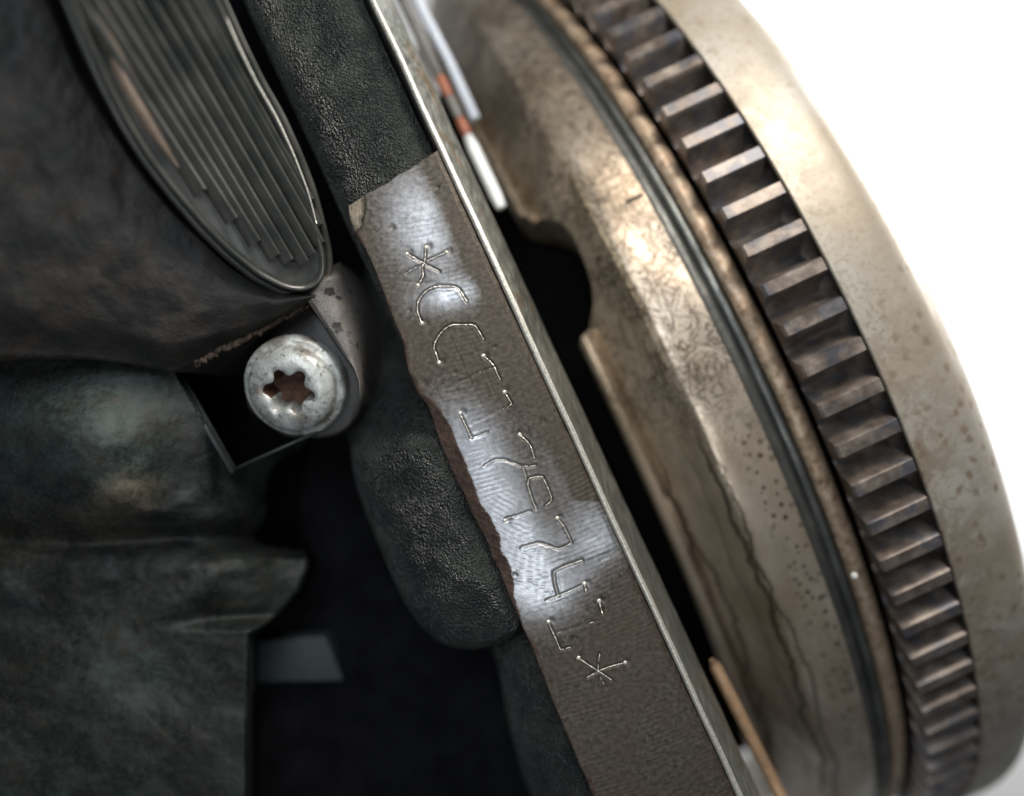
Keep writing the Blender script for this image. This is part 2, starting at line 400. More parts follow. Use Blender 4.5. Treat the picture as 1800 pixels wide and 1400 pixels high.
# every character: list of (points, strength, bright start dot, bright)
CH = [
 ('asterisk', [(z5([(262, 162), (330, 200), (400, 240), (468, 276)]), .8, 1, .5), (z5([(380, 122), (376, 170), (374, 205), (358, 240), (365, 300), (345, 335), (330, 357)]), 1, 2, .9), (z5([(505, 153), (440, 182), (390, 205)]), .7, 1, .4), (z5([(352, 235), (300, 255), (258, 282)]), .6, 0, .3)]),
 ('letter_c', [(z5([(355, 590), (340, 555), (327, 515), (330, 460), (350, 425), (380, 393), (415, 372), (450, 362), (530, 362), (565, 368), (588, 382), (610, 420), (634, 458)]), 1, 1, .85)]),
 ('letter_c', [(z5([(460, 832), (445, 785), (428, 742), (437, 705), (452, 678), (475, 645), (505, 617), (545, 598), (610, 600), (665, 598), (685, 605), (712, 650), (737, 692)]), 1, 1, .85)]),
 ('letter_t', [(z5([(732, 790), (765, 815), (785, 835), (803, 862), (820, 905), (838, 938)]), 1, 1, 1), (z5([(803, 862), (740, 880), (690, 900), (640, 928), (600, 945), (528, 985)]), .35, 0, .15)]),
 ('letter_l', [(z5([(862, 1013), (880, 1040), (897, 1068), (910, 1082), (892, 1102)]), 1, 1, .9), (z5([(892, 1102), (840, 1122), (800, 1140), (750, 1165), (700, 1190), (645, 1215)]), .35, 0, .2), (z6([(185, 73), (205, 115), (222, 150), (240, 190)]), 1, 1, 1), (z6([(240, 190), (275, 182), (318, 163)]), .6, 0, .2)]),
 ('numeral_two', [(z6([(470, 175), (500, 200), (522, 225), (533, 255), (542, 290)]), 1, 1, .9), (z6([(550, 322), (510, 328), (478, 324), (440, 310), (395, 294), (350, 297), (305, 322)]), .8, 0, .3)]),
 ('numeral_zero', [(z6([(516, 385), (509, 415), (520, 450), (532, 490), (550, 528)]), .9, 0, .7), (z6([(516, 385), (548, 376), (580, 375), (600, 415), (617, 455), (624, 480), (618, 498), (596, 514)]), .9, 0, .7), (z6([(488, 335), (496, 360), (504, 382)]), .6, 0, .5)]),
 ('numeral_two', [(z6([(400, 586), (415, 573), (470, 560), (525, 538)]), .7, 1, .25), (z6([(650, 575), (680, 610), (700, 650), (720, 692)]), 1, 1, .8), (z6([(720, 692), (692, 710), (655, 723), (625, 712), (600, 702), (560, 692), (520, 703), (478, 716)]), .9, 0, .3)]),
 ('numeral_four', [(z6([(772, 774), (730, 790), (690, 802), (632, 830), (640, 885), (656, 948)]), .95, 0, .45), (z6([(600, 966), (656, 946), (720, 918), (782, 890)]), .8, 0, .25), (z6([(780, 888), (784, 904), (788, 922)]), 1, 1, 1)]),
 ('letter_l', [(z6([(850, 970), (858, 998), (866, 1028)]), 1, 1, 1), (z6([(850, 1062), (760, 1090), (650, 1122)]), .3, 0, .15), (z6([(608, 1070), (630, 1120), (650, 1165), (666, 1203)]), 1, 1, .9), (z6([(666, 1203), (690, 1198), (716, 1190)]), .7, 0, .4)]),
 ('asterisk', [(z6([(752, 1243), (800, 1275), (845, 1303), (910, 1347)]), .9, 1, .9), (z6([(975, 1265), (930, 1275), (880, 1290), (835, 1312), (795, 1334)]), .6, 1, .5), (z6([(855, 1218), (848, 1260), (846, 1302), (862, 1345), (885, 1385)]), .5, 0, .4)]),
]
Z = .012*fbm(PX/95, PY/95, 2) + .0022*fbm(PX/9, PY/9, 3)
# milling marks: two crossing sets of arcs
cx, cy = 700, 150
r1 = np.hypot(PX-cx, PY-cy) + 3*fbm(PX/40, PY/40, 2)
Z += .0042*np.sin(2*math.pi*r1/8.2 + 1.5*fbm(PX/16, PY/16, 2))*(.12 + .5*sst(-.1, .4, fbm(PX/50 + 9, PY/50, 3)) + 1.1*np.exp(-((PX-1030)/75)**2 - ((PY-920)/110)**2))
r2 = np.hypot(PX-1150, PY-426) + 2*fbm(PX/30, PY/30, 2)
Z += .006*np.sin(2*math.pi*r2/8.6 + 1.2*fbm(PX/14, PY/14, 2))*np.exp(-((PX-880)/75)**2 - ((PY-960)/110)**2)
# the strip is slightly hollow and worn: broad facets that catch the window
Z += -.05*np.exp(-((PX-1000)/40.)**2 - ((PY-1000)/22.)**2)*0.6
for nm, strokes in CH:
    for pts, st, dot, br in strokes:
        dd = np.full(PX.shape, 1e9)
        for a, b in zip(pts[:-1], pts[1:]): dd = np.minimum(dd, segdist(PX, PY, a, b))
        Z += -.040*st*np.exp(-(dd/2.2)**2) + .007*st*np.exp(-((dd-4.6)/1.8)**2)
        if dot: Z += -.03*np.exp(-(np.hypot(PX-pts[0][0]-6, PY-pts[0][1]+2)/5.0)**2)
# long edge chamfer, worn end and corner nick
sd = np.linalg.norm(np.stack([PX - Lr[:, :1], PY - Lr[:, 1:2]]), axis=0)          # px from the left edge
chw = np.interp(PY[:, 0], [300, 690, 725, 780, 860, 960, 1030, 1075, 1500], [3, 4, 15, 24, 22, 20, 15, 3, 3])[:, None] + 7*fbm(PX/26, PY/26, 4)
Z += -.16*np.clip((chw - sd)/22, 0, 1)
Z += -.05*sst(8, 0, np.linalg.norm(np.stack([PX - Rr[:, :1], PY - Rr[:, 1:2]]), axis=0))
for dx_, dy_, dr_ in ((746, 673, 6), (720, 545, 3), (905, 1010, 4), (870, 610, 3), (955, 740, 4), (800, 655, 2.5), (1010, 1120, 3), (690, 400, 4), (770, 330, 3)): Z += -.03*np.exp(-(np.hypot(PX-dx_, PY-dy_)/dr_)**2)
for a_, b_ in (((790, 590), (850, 720)), ((830, 600), (868, 690)), ((930, 1020), (1060, 1090)), ((700, 495), (790, 500)), ((890, 1010), (925, 1035))): Z += -.010*np.exp(-(segdist(PX, PY, a_, b_)/1.3)**2)
nick = segdist(PX, PY, (628, 352), (622, 392)) + 5*fbm(PX/9, PY/9, 3)
Z += -.07*sst(17, 8, nick)
gash = segdist(PX, PY, (1020, 994), (1092, 970)) + 4*fbm(PX/11, PY/11, 3)
Z += -.022*sst(8, 1, gash)*(.5 + 1.2*fbm(PX/14, PY/14, 2)).clip(0, 1.2)
# painted sheen: overhead reflections put in as paler, smoother steel patches
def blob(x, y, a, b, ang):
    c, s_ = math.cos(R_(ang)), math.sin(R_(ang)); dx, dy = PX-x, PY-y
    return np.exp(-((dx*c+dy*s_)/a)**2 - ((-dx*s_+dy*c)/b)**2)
painted_sheen = np.clip(.72*blob(738, 395, 105, 55, 72) + .75*blob(790, 520, 60, 26, -10) + .95*blob(835, 790, 85, 50, 62) + 1.25*blob(900, 950, 115, 55, 62)
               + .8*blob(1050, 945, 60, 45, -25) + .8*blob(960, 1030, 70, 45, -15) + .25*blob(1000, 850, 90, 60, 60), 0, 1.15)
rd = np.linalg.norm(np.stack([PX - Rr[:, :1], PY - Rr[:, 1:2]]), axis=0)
painted_sheen = painted_sheen*(.85 + .28*fbm(PX/30, PY/30, 4)) + .04 - .5*sst(55, 5, rd)*(PY < 880)
W = PA(PX, PY, Z).reshape(-1, 3)
F = gridfaces(NR, NCc, flip=True)
rust = np.where(nick < 13, 2, (chw > sd).astype(int))
midx = [rust.flat[f[0]] for f in F]
nv = len(W); bd = [i*NCc for i in range(NR)][::-1] + list(range(NCc)) + [i*NCc + NCc-1 for i in range(NR)] + [(NR-1)*NCc + j for j in range(NCc)][::-1]
# skirt down into the casting
sk = W[bd].copy(); cxy = W.mean(0)
sk[:, 2] = -.75
W2 = np.vstack([W, sk]); nb = len(bd)
for k in range(nb):
    k2 = (k+1) % nb
    if bd[k] == bd[k2]: continue
    F.append((bd[k], bd[k2], nv+k2, nv+k)); midx.append(1)
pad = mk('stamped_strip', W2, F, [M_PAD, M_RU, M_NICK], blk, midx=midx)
at = pad.data.attributes.new('painted_sheen', 'FLOAT', 'POINT'); at.data.foreach_set('value', np.r_[painted_sheen.ravel(), np.zeros(nb)].astype(np.float32))

def pad_z(x, y): return 0.0
for nm, strokes in CH:
    parts = []
    for pts, st, dot, br in strokes:
        rp = smooth1(resample(pts, max(6, int(len(pts)*4))), 2)
        jit = np.random.RandomState(len(nm) + int(pts[0][0])).randn(len(rp))
        rad = (.002 + .0085*br)*(1 + .40*jit)*np.linspace(1.2, .75, len(rp))
        p3 = [P(x, y, -.030 + .024*br + .008*j) for (x, y), j in zip(rp, jit)]
        parts.append(tube(p3, np.clip(rad, .006, .04), 6))
        dots = [rp[0]] if dot >= 1 else []
        if dot == 2: dots.append(rp[-1])
        for q in dots:                                             # raised burr where the pin first struck
            r = .042*(.75 + .35*br)
            vv, ff = [], []
            for i in range(5):
                th = math.pi/2*i/4.0
                for j in range(10):
                    ph = 2*math.pi*j/10; c = P(q[0], q[1], 0)
                    vv.append((c[0] + r*math.cos(th)*math.cos(ph)*1.0, c[1] + r*math.cos(th)*math.sin(ph), -.02 + r*.9*math.sin(th)))
            parts.append((vv, gridfaces(5, 10, wrap=True)))
    mk(nm, *join(*parts), M_BR, pad)

# ---- rounded lump left of the strip
Lb = [(640, 470), (622, 530), (604, 620), (600, 700), (606, 750), (614, 785), (618, 815), (625, 852), (640, 895), (662, 950), (686, 1008), (711, 1060), (738, 1100), (768, 1128), (800, 1140), (830, 1142)]
Rb = [(690, 470), (702, 560), (712, 620), (726, 672), (752, 715), (778, 775), (800, 830), (828, 885), (850, 935), (872, 985), (890, 1030), (903, 1060), (912, 1085), (912, 1105), (895, 1122), (862, 1135)]
n1, n2 = 150, 90
Lq, Rq = smooth1(resample(Lb, n1), 8), smooth1(resample(Rb, n1), 8)
sv = np.linspace(-1, 1, n2)[None, :]; tr = np.linspace(0, 1, n1)[:, None]
PXb = Lq[:, :1]*(1-sv)/2 + Rq[:, :1]*(1+sv)/2; PYb = Lq[:, 1:]*(1-sv)/2 + Rq[:, 1:]*(1+sv)/2
endf = np.clip(np.minimum((tr+.05)/.10, (1-tr)/.22), 0, 1); endf = np.sqrt(1-(1-endf)**2)
Zb = -2.3 + (1.0*sst(-1.2, 1.0, sv)) + 1.35*np.sqrt(np.clip(1-(np.abs(sv-.1)/1.1)**3.2, 0, 1))*endf
Zb += -.35*(1-endf) - 2.6*sst(.46, .20, tr) + .26*fbm(PXb/85, PYb/85, 3)
mk('cast_boss', PA(PXb, PYb, Zb).reshape(-1, 3), gridfaces(n1, n2, flip=True), M_CR, blk)

Lc = [(835, 1105), (868, 1150), (880, 1200), (890, 1260), (915, 1360), (960, 1460), (1000, 1560)]
Rc = [(918, 1085), (948, 1150), (972, 1215), (1010, 1305), (1056, 1412), (1085, 1480), (1125, 1570)]
Lq, Rq = smooth1(resample(Lc, 90), 5), smooth1(resample(Rc, 90), 5); svc = np.linspace(-1, 1, 50)[None, :]
PXc = Lq[:, :1]*(1-svc)/2 + Rq[:, :1]*(1+svc)/2; PYc = Lq[:, 1:]*(1-svc)/2 + Rq[:, 1:]*(1+svc)/2
Zc = -2.9 + 1.2*sst(-1.2, 1, svc) + 1.0*np.sqrt(np.clip(1-(np.abs(svc-.2)/1.2)**2.6, 0, 1)) - .9*sst(.12, 0, np.linspace(0, 1, 90)[:, None]) + .25*fbm(PXc/70, PYc/70, 4)
mk('cast_rib', PA(PXc, PYc, Zc).reshape(-1, 3), gridfaces(90, 50, flip=True), M_CR, blk)
pln = [tuple(PA(PXb, PYb, Zb)[k, 6] + np.array([-.015, 0, .03])) for k in range(70, 142, 3)]
mk('parting_line', *tube(pln, .018, 6), M_CR, blk)
# ------------------------------------------------------------------ sheet steel plate
us = np.linspace(-14, 14, 200)
prof = [(.655, -5), (.655, -.045), (.672, -.012), (.70, 0.004), (.735, .004), (.765, -.02), (.785, -.07), (.83, -.25), (.93, -.62), (1.06, -1.05), (1.16, -1.5), (1.2, -2.1), (1.2, -5)]
V, F = sweep(prof, us); V = np.array(V); uu = np.repeat(us, len(prof))
V += np.outer(.012*fbm(uu*1.1, uu*0, 3), N)
pl = mk('sheet_plate', V, F, [M_PL, M_EDGE], midx=[1 if 1 <= (f[0] % 13) <= 4 else 0 for f in F]); sharp(pl, 50)
tag(pl, 'thin bright sheet steel plate standing on edge between the stamped block and the flywheel', 'metal plate')

# ------------------------------------------------------------------ flywheel
RT, ZT, U0 = 17.3, -1.0, 1.85
ax = D*U0 + np.array([0, 0, ZT - RT]); TH = math.atan2(SA, CA)
fly = empty('flywheel', tuple(ax), 'large tan oil stained flywheel with a toothed ring gear on the right', 'flywheel', rot=(0, 0, TH))
def rev(profile, a0, a1, n, fn=None):
    V = []; ph = np.linspace(a0, a1, n)
    for p in ph:
        for k, (v, z) in enumerate(profile):
            if fn: v, z = fn(p, v, z)
            r = RT + (z - ZT); V.append((vw(v, z), r*math.sin(p), r*math.cos(p)))
    return V, gridfaces(n, len(profile))
A0, A1, NS = R_(-80), R_(80), 700
def part(name, profile, m, parent=fly, fn=None, dens=40, sh=35, n=NS):
    o = mk(name, *rev(profile, A0, A1, n, fn), m, None, local=True); o.parent = parent; ORG[o.name] = ORG['flywheel']
    return sharp(o, sh)
def phi_of(px, py, z):                                             # angle on the wheel of a place in view
    q = np.array(P(px, py, z)) - ax; return math.atan2(-q.dot(D), q[2])
pA, pB = phi_of(925, 318, -2.2), phi_of(1018, 588, -2.5)          # the ends of the notch in the left rim
def zprof(v): return float(np.interp(v, [148, 152, 160, 168, 174, 180, 188, 200, 240, 272, 282, 300, 378], [-3.25, -3.02, -2.94, -2.99, -3.2, -3.12, -2.95, -2.80, -2.28, -1.84, -1.77, -1.745, -1.73]))
def vcut(p):
    t = (p - pB)/(pA - pB)
    if t < -.02 or t > 1.25: return 148
    key = [(-.02, 148), (.0, 152), (.06, 176), (.2, 204), (.32, 216), (.5, 223), (.7, 226), (.85, 219), (.95, 205), (1.03, 190), (1.12, 165), (1.2, 151), (1.25, 148)]
    return float(np.interp(t, [a for a, b in key], [b for a, b in key]))
vs = [-1, 148] + list(np.r_[np.linspace(149.5, 192, 22), np.linspace(196, 282, 18), np.linspace(290, 378, 12)])
def cut(p, v, z):
    c = vcut(p)
    if v < 0: return c + 1, -4.2
    if v < 290: v = c + (v-148)/(290-148)*(290-c)
    return v, zprof(v) + .012*math.sin(p*40 + v/23)
part('drum', [(v, 0) for v in vs], M_TAN, fn=cut, n=900)
part('inner_hub', [(70, -9), (72, -5.2), (110, -4.6), (240, -4.4), (300, -4.4), (300, -9)], M_GAPSHADE, n=300)
part('weld_seam', [(377.5, -2.4), (377.5, -1.76), (379, -1.80), (384, -1.84), (390, -1.855), (396, -1.88), (398, -1.97), (400.5, -1.975), (402, -1.89), (409, -1.85), (416, -1.85), (420, -1.90), (422, -2.4)], M_BLUE, sh=75, fn=lambda p, v, z: (v, z + .012*float(fbm(np.array(p*220), np.array(v/6.), 2))))
part('rim_ridge', [(421, -2.4), (421.5, -1.86), (424, -1.77), (430, -1.70), (438, -1.66), (446, -1.67), (452, -1.72), (457, -1.84), (459, -2.1), (460, -5.2)], M_RIDGE, fn=lambda p, v, z: (v + 1.0*float(fbm(np.array(p*40), np.array(v/12.), 3)), z + .02*float(fbm(np.array(p*120), np.array(v/8.), 3))))
part('gap_floor', [(440, -5.0), (500, -5.0)], M_GAPSHADE, n=200)
disc = part('clutch_face', [(604, -2.2), (604, -1.12), (605.5, -1.035), (609, -1.0), (640, -.99), (690, -.99), (712, -1.01), (728, -1.07), (738, -1.2), (744, -1.4), (747, -1.8), (748, -2.5), (748, -8)], M_DISC)
ring = part('ring_gear', [(474, -5.0), (477, -2.1), (478, -1.92), (482, -1.775), (604, -1.775), (604, -2.2)], M_GEAR)
tick = phi_of(1107, 325, -1.73)
# little scored line beside the seam
va, vb = 352, 368
V = []
for k in range(2):
    for v in (va, vb):
        p = tick + (k-.5)*.0055; r = RT + (-1.725 - ZT); V.append((vw(v, -1.725), r*math.sin(p), r*math.cos(p)))
        p2 = tick + (k-.5)*.0035; r -= .05; V.append((vw(v, -1.725), r*math.sin(p2), r*math.cos(p2)))
tk = mk('timing_mark', [(vw(v, -1.72), (RT-.715+dz)*math.sin(tick+q), (RT-.715+dz)*math.cos(tick+q)) for v in (340, 374) for q, dz in ((-.0022, 0), (-.001, .012), (.001, .012), (.0022, 0))], [(0, 1, 5, 4), (1, 2, 6, 5), (2, 3, 7, 6)], M_DK, None, local=True); tk.parent = fly; ORG[tk.name] = ORG['flywheel']

sp_c = np.array(P(1503, 1013, -1.66)) 
q = sp_c - ax; lx, ly, lz = q.dot(N), -q.dot(D), q[2]
vv = [(lx + .07*math.cos(a)*math.cos(b)*1.0, ly + .075*math.sin(a)*math.cos(b), lz - .03 + .07*math.sin(b)) for b in (0, .4, .8, 1.2, 1.55) for a in [k*math.pi/6 for k in range(12)]]
sp_ = mk('weld_spatter', vv, gridfaces(5, 12, wrap=True), plain('pale_fleck', (.78, .76, .72), .5), None, local=True); sp_.parent = fly; ORG[sp_.name] = ORG['flywheel']
# teeth
NT = 128; pitch = 2*math.pi/NT
x0, x1 = vw(484, -1.0), vw(602, -1.0)
hp = [(.436, -.760), (.39, -.75), (.33, -.70), (.275, -.61), (.23, -.47), (.192, -.30), (.165, -.13), (.142, -.022), (.124, 0)]
tp = [(-a, b) for a, b in hp] + hp[::-1]
V = []
for xx, ins in ((x0, .045), (x0 + .04, .0), (x0 + .3, .0), (x1, 0.0)):
    for t, r in tp:
        V.append((xx + (.10*(-r/.66) if xx < x0 + .2 else 0), t*(1 - ins), RT + r - ins*(1 if r > -.5 else 0)))
n = len(tp); F = gridfaces(4, n, flip=True); F.append(tuple(range(n))); F.append(tuple(3*n + k for k in range(n))[::-1])
tooth0 = mk('tooth', V, F, M_GEAR, None, local=True); sharp(tooth0, 42)
tooth0.parent = ring
ph0 = phi_of(*( (1218, 300, -1.0)))                                  # a tooth whose land starts here
first = True
kk = [k for k in range(-24, 25)]
for k in kk:
    o = tooth0 if first else tooth0.copy()
    if not first: COL.objects.link(o)
    o.parent = ring; o.rotation_euler = (-(ph0 + k*pitch), 0, 0); first = False

# ------------------------------------------------------------------ ribbed motor housing, upper left
hou = empty('motor_housing', P(300, 400, -6), 'dark grimy motor housing with a ribbed oval cover at upper left', 'motor housing')
def zc(px, py): return 0.02 + .0062*((560-px)*.62 + (440-py)*.40)
outl = [(300, -190), (345, -90), (395, 10), (425, 78), (457, 143), (492, 203), (522, 268), (548, 335), (565, 400), (576, 448), (577, 483), (563, 507), (534, 519), (498, 514), (450, 489), (400, 449), (350, 399), (300, 340), (254, 280), (214, 215), (180, 150), (140, 60), (100, -40), (40, -190)]
op = smooth1(resample(outl + outl[:1], 220)[:-1], 3, closed=True)
t2 = np.roll(op, -1, 0) - np.roll(op, 1, 0); t2 /= np.linalg.norm(t2, axis=1)[:, None]
inn = np.stack([-t2[:, 1], t2[:, 0]], 1)
if ((op.mean(0) - op)*inn).sum() < 0: inn = -inn
def ringrow(off, dz):
    q = op + inn*off; return PA(q[:, 0], q[:, 1], zc(op[:, 0], op[:, 1]) + dz)
rows = [(-9, -2.6), (-9, -.50), (-8, -.36), (-4, -.30), (1, -.31), (3, -.34), (4, -.22), (5, -.06), (7, -.01), (10, .0), (13, -.012), (14.5, -.05), (16, -.24)]
V = np.vstack([ringrow(a, b) for a, b in rows]); n = len(op)
F = gridfaces(len(rows), n, wrap=True)
cov = mk('ribbed_cover', np.vstack([V, [PA(np.array([300.]), np.array([200.]), np.array([zc(300, 200) - .26]))[0]]]),
         F + [((len(rows)-1)*n + k, (len(rows)-1)*n + (k+1) % n, len(V)) for k in range(n)], M_COV, hou); sharp(cov, 38)
# painted glint line round the inside of the rim
ribs = [((341, -10), (543, 354)), ((325, -20), (558, 398)), ((292, -40), (561, 430)), ((262, -50), (545, 449)), ((233, -50), (533, 463)), ((204, -50), (506, 461)), ((180, -55), (482, 452)), ((150, -60), (448, 428)), ((122, -60), (408, 388)), ((96, -60), (352, 338))]
for i, (a, b) in enumerate(ribs):
    wd = 11.0 + .45*i; a = np.array(a, float); b = np.array(b, float); d = (b-a)/np.linalg.norm(b-a); nr = np.array([-d[1], d[0]])
    V = []
    for q in np.linspace(0, 1, 24):
        c = a + (b-a)*q
        for o_, dz in ((-1.0, -.30), (-.96, -.13), (-.90, -.035), (-.66, .0), (-.2, -.02), (.4, -.075), (.96, -.14), (1.0, -.30)):
            x, y = c + nr*wd*o_; V.append(P(x, y, zc(*c) + dz - .03))
    F = gridfaces(24, 8, flip=False); F.append(tuple(range(8))[::-1]); F.append(tuple(23*8 + k for k in range(8)))
    sharp(mk('rib', V, F, M_COV, cov), 50)
# dark sheet for shade between the ribs, painted rim highlight, brown painted reflection
shade_poly = [a for a, b in ribs] + [b for a, b in ribs][::-1]
c0_ = np.array([P(x, y, zc(x, y) - .235) for x, y in shade_poly]); nbd = len(ribs)
mk('rib_gap_shade', c0_, [(k, k+1, 2*nbd-2-k, 2*nbd-1-k) for k in range(nbd-1)], M_HOU, cov)
rim_glint = [tuple(PA(np.array([q[0]]), np.array([q[1]]), np.array([zc(*o_) + .01]))[0]) for q, o_ in zip(op + inn*6.5, op) if q[0] > 395 and q[1] < 400]
mk('rim_glint', *tube(rim_glint, .012, 6), M_BR, cov)
wl_ = smooth1(resample([(150, 10), (190, 95), (222, 165), (262, 235), (305, 300)], 20), 3)
mk('reflection_stripe', *tube([P(x + 12, y - 4, zc(x, y) - .20) for x, y in wl_], [.03 + .11*math.sin(i/19*math.pi)**.7 for i in range(20)], 10), plain('reflection_copper_brown', (.30, .22, .16), .4, .2), cov)
# shell below the cover
At = [(-300, -260), (10, -250), (95, -30), (140, 95), (228, 250), (300, 352), (400, 460), (470, 508), (560, 512)]
Bt = [(-300, 628), (-100, 628), (60, 628), (150, 630), (225, 640), (304, 655), (392, 613), (455, 582), (548, 530)]
n1, n2 = 160, 80
Aq, Bq = smooth1(resample(At, n1), 4), smooth1(resample(Bt, n1), 2)
s = np.linspace(0, 1, n2)[None, :]
PXs = Aq[:, :1]*(1-s) + Bq[:, :1]*s; PYs = Aq[:, 1:]*(1-s) + Bq[:, 1:]*s
Zs = zc(PXs, PYs)*.75 - .45 + .30*np.sin(math.pi*s)*1.0 - .28*sst(.86, 1, s) - .75*sst(.10, 0, s) + .07*fbm(PXs/55, PYs/55, 4)
Wsh = PA(PXs, PYs, Zs).reshape(-1, 3); F = gridfaces(n1, n2, flip=False)
sk = Wsh.reshape(n1, n2, 3)[:, -1].copy(); sk[:, 2] = -3.5; base = len(Wsh)
F += [(i*n2 + n2-1, base + i, base + i + 1, (i+1)*n2 + n2-1) for i in range(n1-1)]
mk('shell', np.vstack([Wsh, sk]), F, M_HOU, hou)
cr = resample([(346, 640), (392, 614), (455, 583), (500, 558), (540, 538)], 60)
rj = np.random.RandomState(3).randn(60, 3)
mk('rust_crust', *tube([P(x + 1.5*a, y + 2*b, float(zc(x, y)*.75 - .70 + .02*c)) for (x, y), (a, b, c) in zip(cr, rj)], list(.045 + .02*np.abs(rj[:, 0])), 7), m_rust('crumbly_rust', (.03, .019, .014), (.13, .088, .060)), hou)
# bolt lug
Ll = [(580, 470), (560, 494), (537, 524), (556, 552), (580, 586), (602, 620), (620, 646), (630, 668), (632, 695), (625, 722), (611, 745)]
Lr_ = [(598, 460), (612, 482), (626, 516), (637, 553), (644, 592), (645, 628), (644, 655), (641, 690), (638, 705), (630, 733), (616, 755)]
Aq, Bq = smooth1(resample(Ll, 90), 2), smooth1(resample(Lr_, 90), 4); s = np.linspace(0, 1, 40)[None, :]
PXl = Aq[:, :1]*(1-s) + Bq[:, :1]*s; PYl = Aq[:, 1:]*(1-s) + Bq[:, 1:]*s
Zl = -.33 - .75*s**3 - .05*sst(.10, 0, s) - .8*sst(.80, 1.0, np.linspace(0, 1, 90)[:, None]) - .5*sst(.10, 0, np.linspace(0, 1, 90)[:, None]) + .025*fbm(PXl/18, PYl/18, 3)
Wl = PA(PXl, PYl, Zl); bdl = [i*40 for i in range(90)] + [89*40 + j for j in range(40)] + [i*40 + 39 for i in range(90)][::-1] + list(range(40))[::-1]
Wf = Wl.reshape(-1, 3); skl = Wf[bdl].copy(); skl[:, 2] = -3.0; F = gridfaces(90, 40, flip=True); nbl = len(bdl)
F += [(bdl[k], nbl*0 + len(Wf) + k, len(Wf) + (k+1) % nbl, bdl[(k+1) % nbl]) for k in range(nbl) if bdl[k] != bdl[(k+1) % nbl]]
sharp(mk('bolt_lug', np.vstack([Wf, skl]), F, M_LUG, hou), 50)
seat = [(470, 590), (515, 548), (540, 530), (565, 556), (600, 610), (625, 645), (641, 675), (640, 705), (628, 735), (606, 760), (575, 772), (500, 772), (430, 720), (430, 640)]
V, F = prism([tuple(x) for x in smooth1(resample(seat + seat[:1], 80)[:-1], 3, True)], -1.15, -3.2, .08, 3)
sharp(mk('bolt_seat', V, F, plain('black_greasy_seat', (.022, .019, .017), .42, 0, .6, 6), hou), 60)

# ------------------------------------------------------------------ bolt
bolt = empty('torx_bolt', P(520, 677, -1.15), 'silver dome headed bolt with a rusty six lobed socket beside the black recess', 'bolt')
axis = Vector((-.06, -.30, .95)).normalized(); e1 = axis.cross(Vector((0, 1, 0))).normalized(); e2 = axis.cross(e1)
c0 = Vector(P(527, 673, -1.15))
NB = 96
def lobe(th, r): 
    c = math.cos(6*th + .9); r *= 1 + .05*math.sin(2*th + 1) + .03*math.sin(5*th); return r*(1 + .165*(abs(c)**.75)*(1 if c > 0 else -1))
rings = [(0.02, .16, 1), (.26, .16, 1), (.365, .19, 1), (.385, .58, 1), (.405, .63, 1), (.455, .655, .8), (.53, .66, .35), (.60, .645, 0), (.70, .60, 0), (.76, .555, 0), (.80, .50, 0), (.822, .44, 0), (.83, .385, 0), (.845, .365, 0), (.91, .355, 0), (.95, .33, 0), (.967, .28, 0), (.965, .05, 0), (.93, -.05, 0), (.4, -.06, 0), (.4, -1.5, 0)]
V = []
for r, h, lb in rings:
    for k in range(NB):
        th = 2*math.pi*k/NB; rr = r*(1-lb) + lobe(th, r)*lb
        j = .010*mnoise.noise(Vector((rr*3*math.cos(th), rr*3*math.sin(th), h*4)))
        q = c0 + e1*(rr*math.cos(th)) + e2*(rr*math.sin(th)) + axis*(h + j*2); V.append(q)
F = gridfaces(len(rings), NB, wrap=True, flip=False); F.append(tuple(range(NB))[::-1])
mi = [1 if i < 2*NB or i == len(F)-1 or (i < 4*NB and (e1*math.cos(2*math.pi*(i % NB)/NB) + e2*math.sin(2*math.pi*(i % NB)/NB)).y > -.25) else 0 for i in range(len(F))]  # lower socket walls keep bright zinc: the light they catch, put into colour
bh = mk('bolt_head', V, F, [M_BOLT, M_SOCK], bolt, midx=mi); sharp(bh, 55)

# ------------------------------------------------------------------ grimy casting, lower left, with the square recess
cas = empty('gearbox_casting', P(300, 950, -7), 'greenish grimy cast housing with a square black recess at lower left', 'casting')
gx, gy = np.meshgrid(np.arange(-260, 640, 4.0), np.arange(560, 1560, 4.0))
z = -1.15 + 1.5*np.exp(-((gx-150)/150)**2 - ((gy-760)/130)**2) + 0*gx
z += .35*np.exp(-((gx-225)/70)**2 - ((gy-880)/45)**2)
ridge = segdist(gx, gy, (100, 1055), (575, 985)); z += .14*np.exp(-(ridge/42)**2)*sst(150, 520, gx) 
z += -.55*sst(900, 960, gy)*(gy < 1200)*np.exp(-((gy-935)/40)**2)
z += -1.5*np.exp(-((gx-560)/110)**2 - ((gy-880)/95)**2) - .4*np.exp(-((gx-340)/120)**2 - ((gy-945)/30)**2)
z += -.16*sst(1050, 1112, gy)*sst(150, 420, gx)
redge = np.interp(gy, [560, 760, 800, 860, 925, 960, 985, 996, 1040, 1085, 1112, 1116, 1600], [545, 545, 535, 530, 530, 538, 546, 546, 528, 490, 446, 442, 432])
redge = redge + 2*fbm(gx/60, gy/60, 1)*(gy > 770)
z += -4.2*sst(-8, 26, gx - redge) - 1.9*sst(-200, 0, gx - redge)*sst(985, 940, gy)*sst(700, 830, gy) - 1.1*sst(-220, 0, gx - redge)*sst(925, 1000, gy)*sst(1112, 1080, gy)
z += .26*fbm(gx/150, gy/120, 3) + .10*fbm(gx/60 + gy/200, gy/30, 3)*sst(800, 900, gy)*sst(1080, 1000, gy) + .02*fbm(gx/14, gy/14, 3)
quad = [(308, 652), (440, 586), (548, 758), (406, 823)]
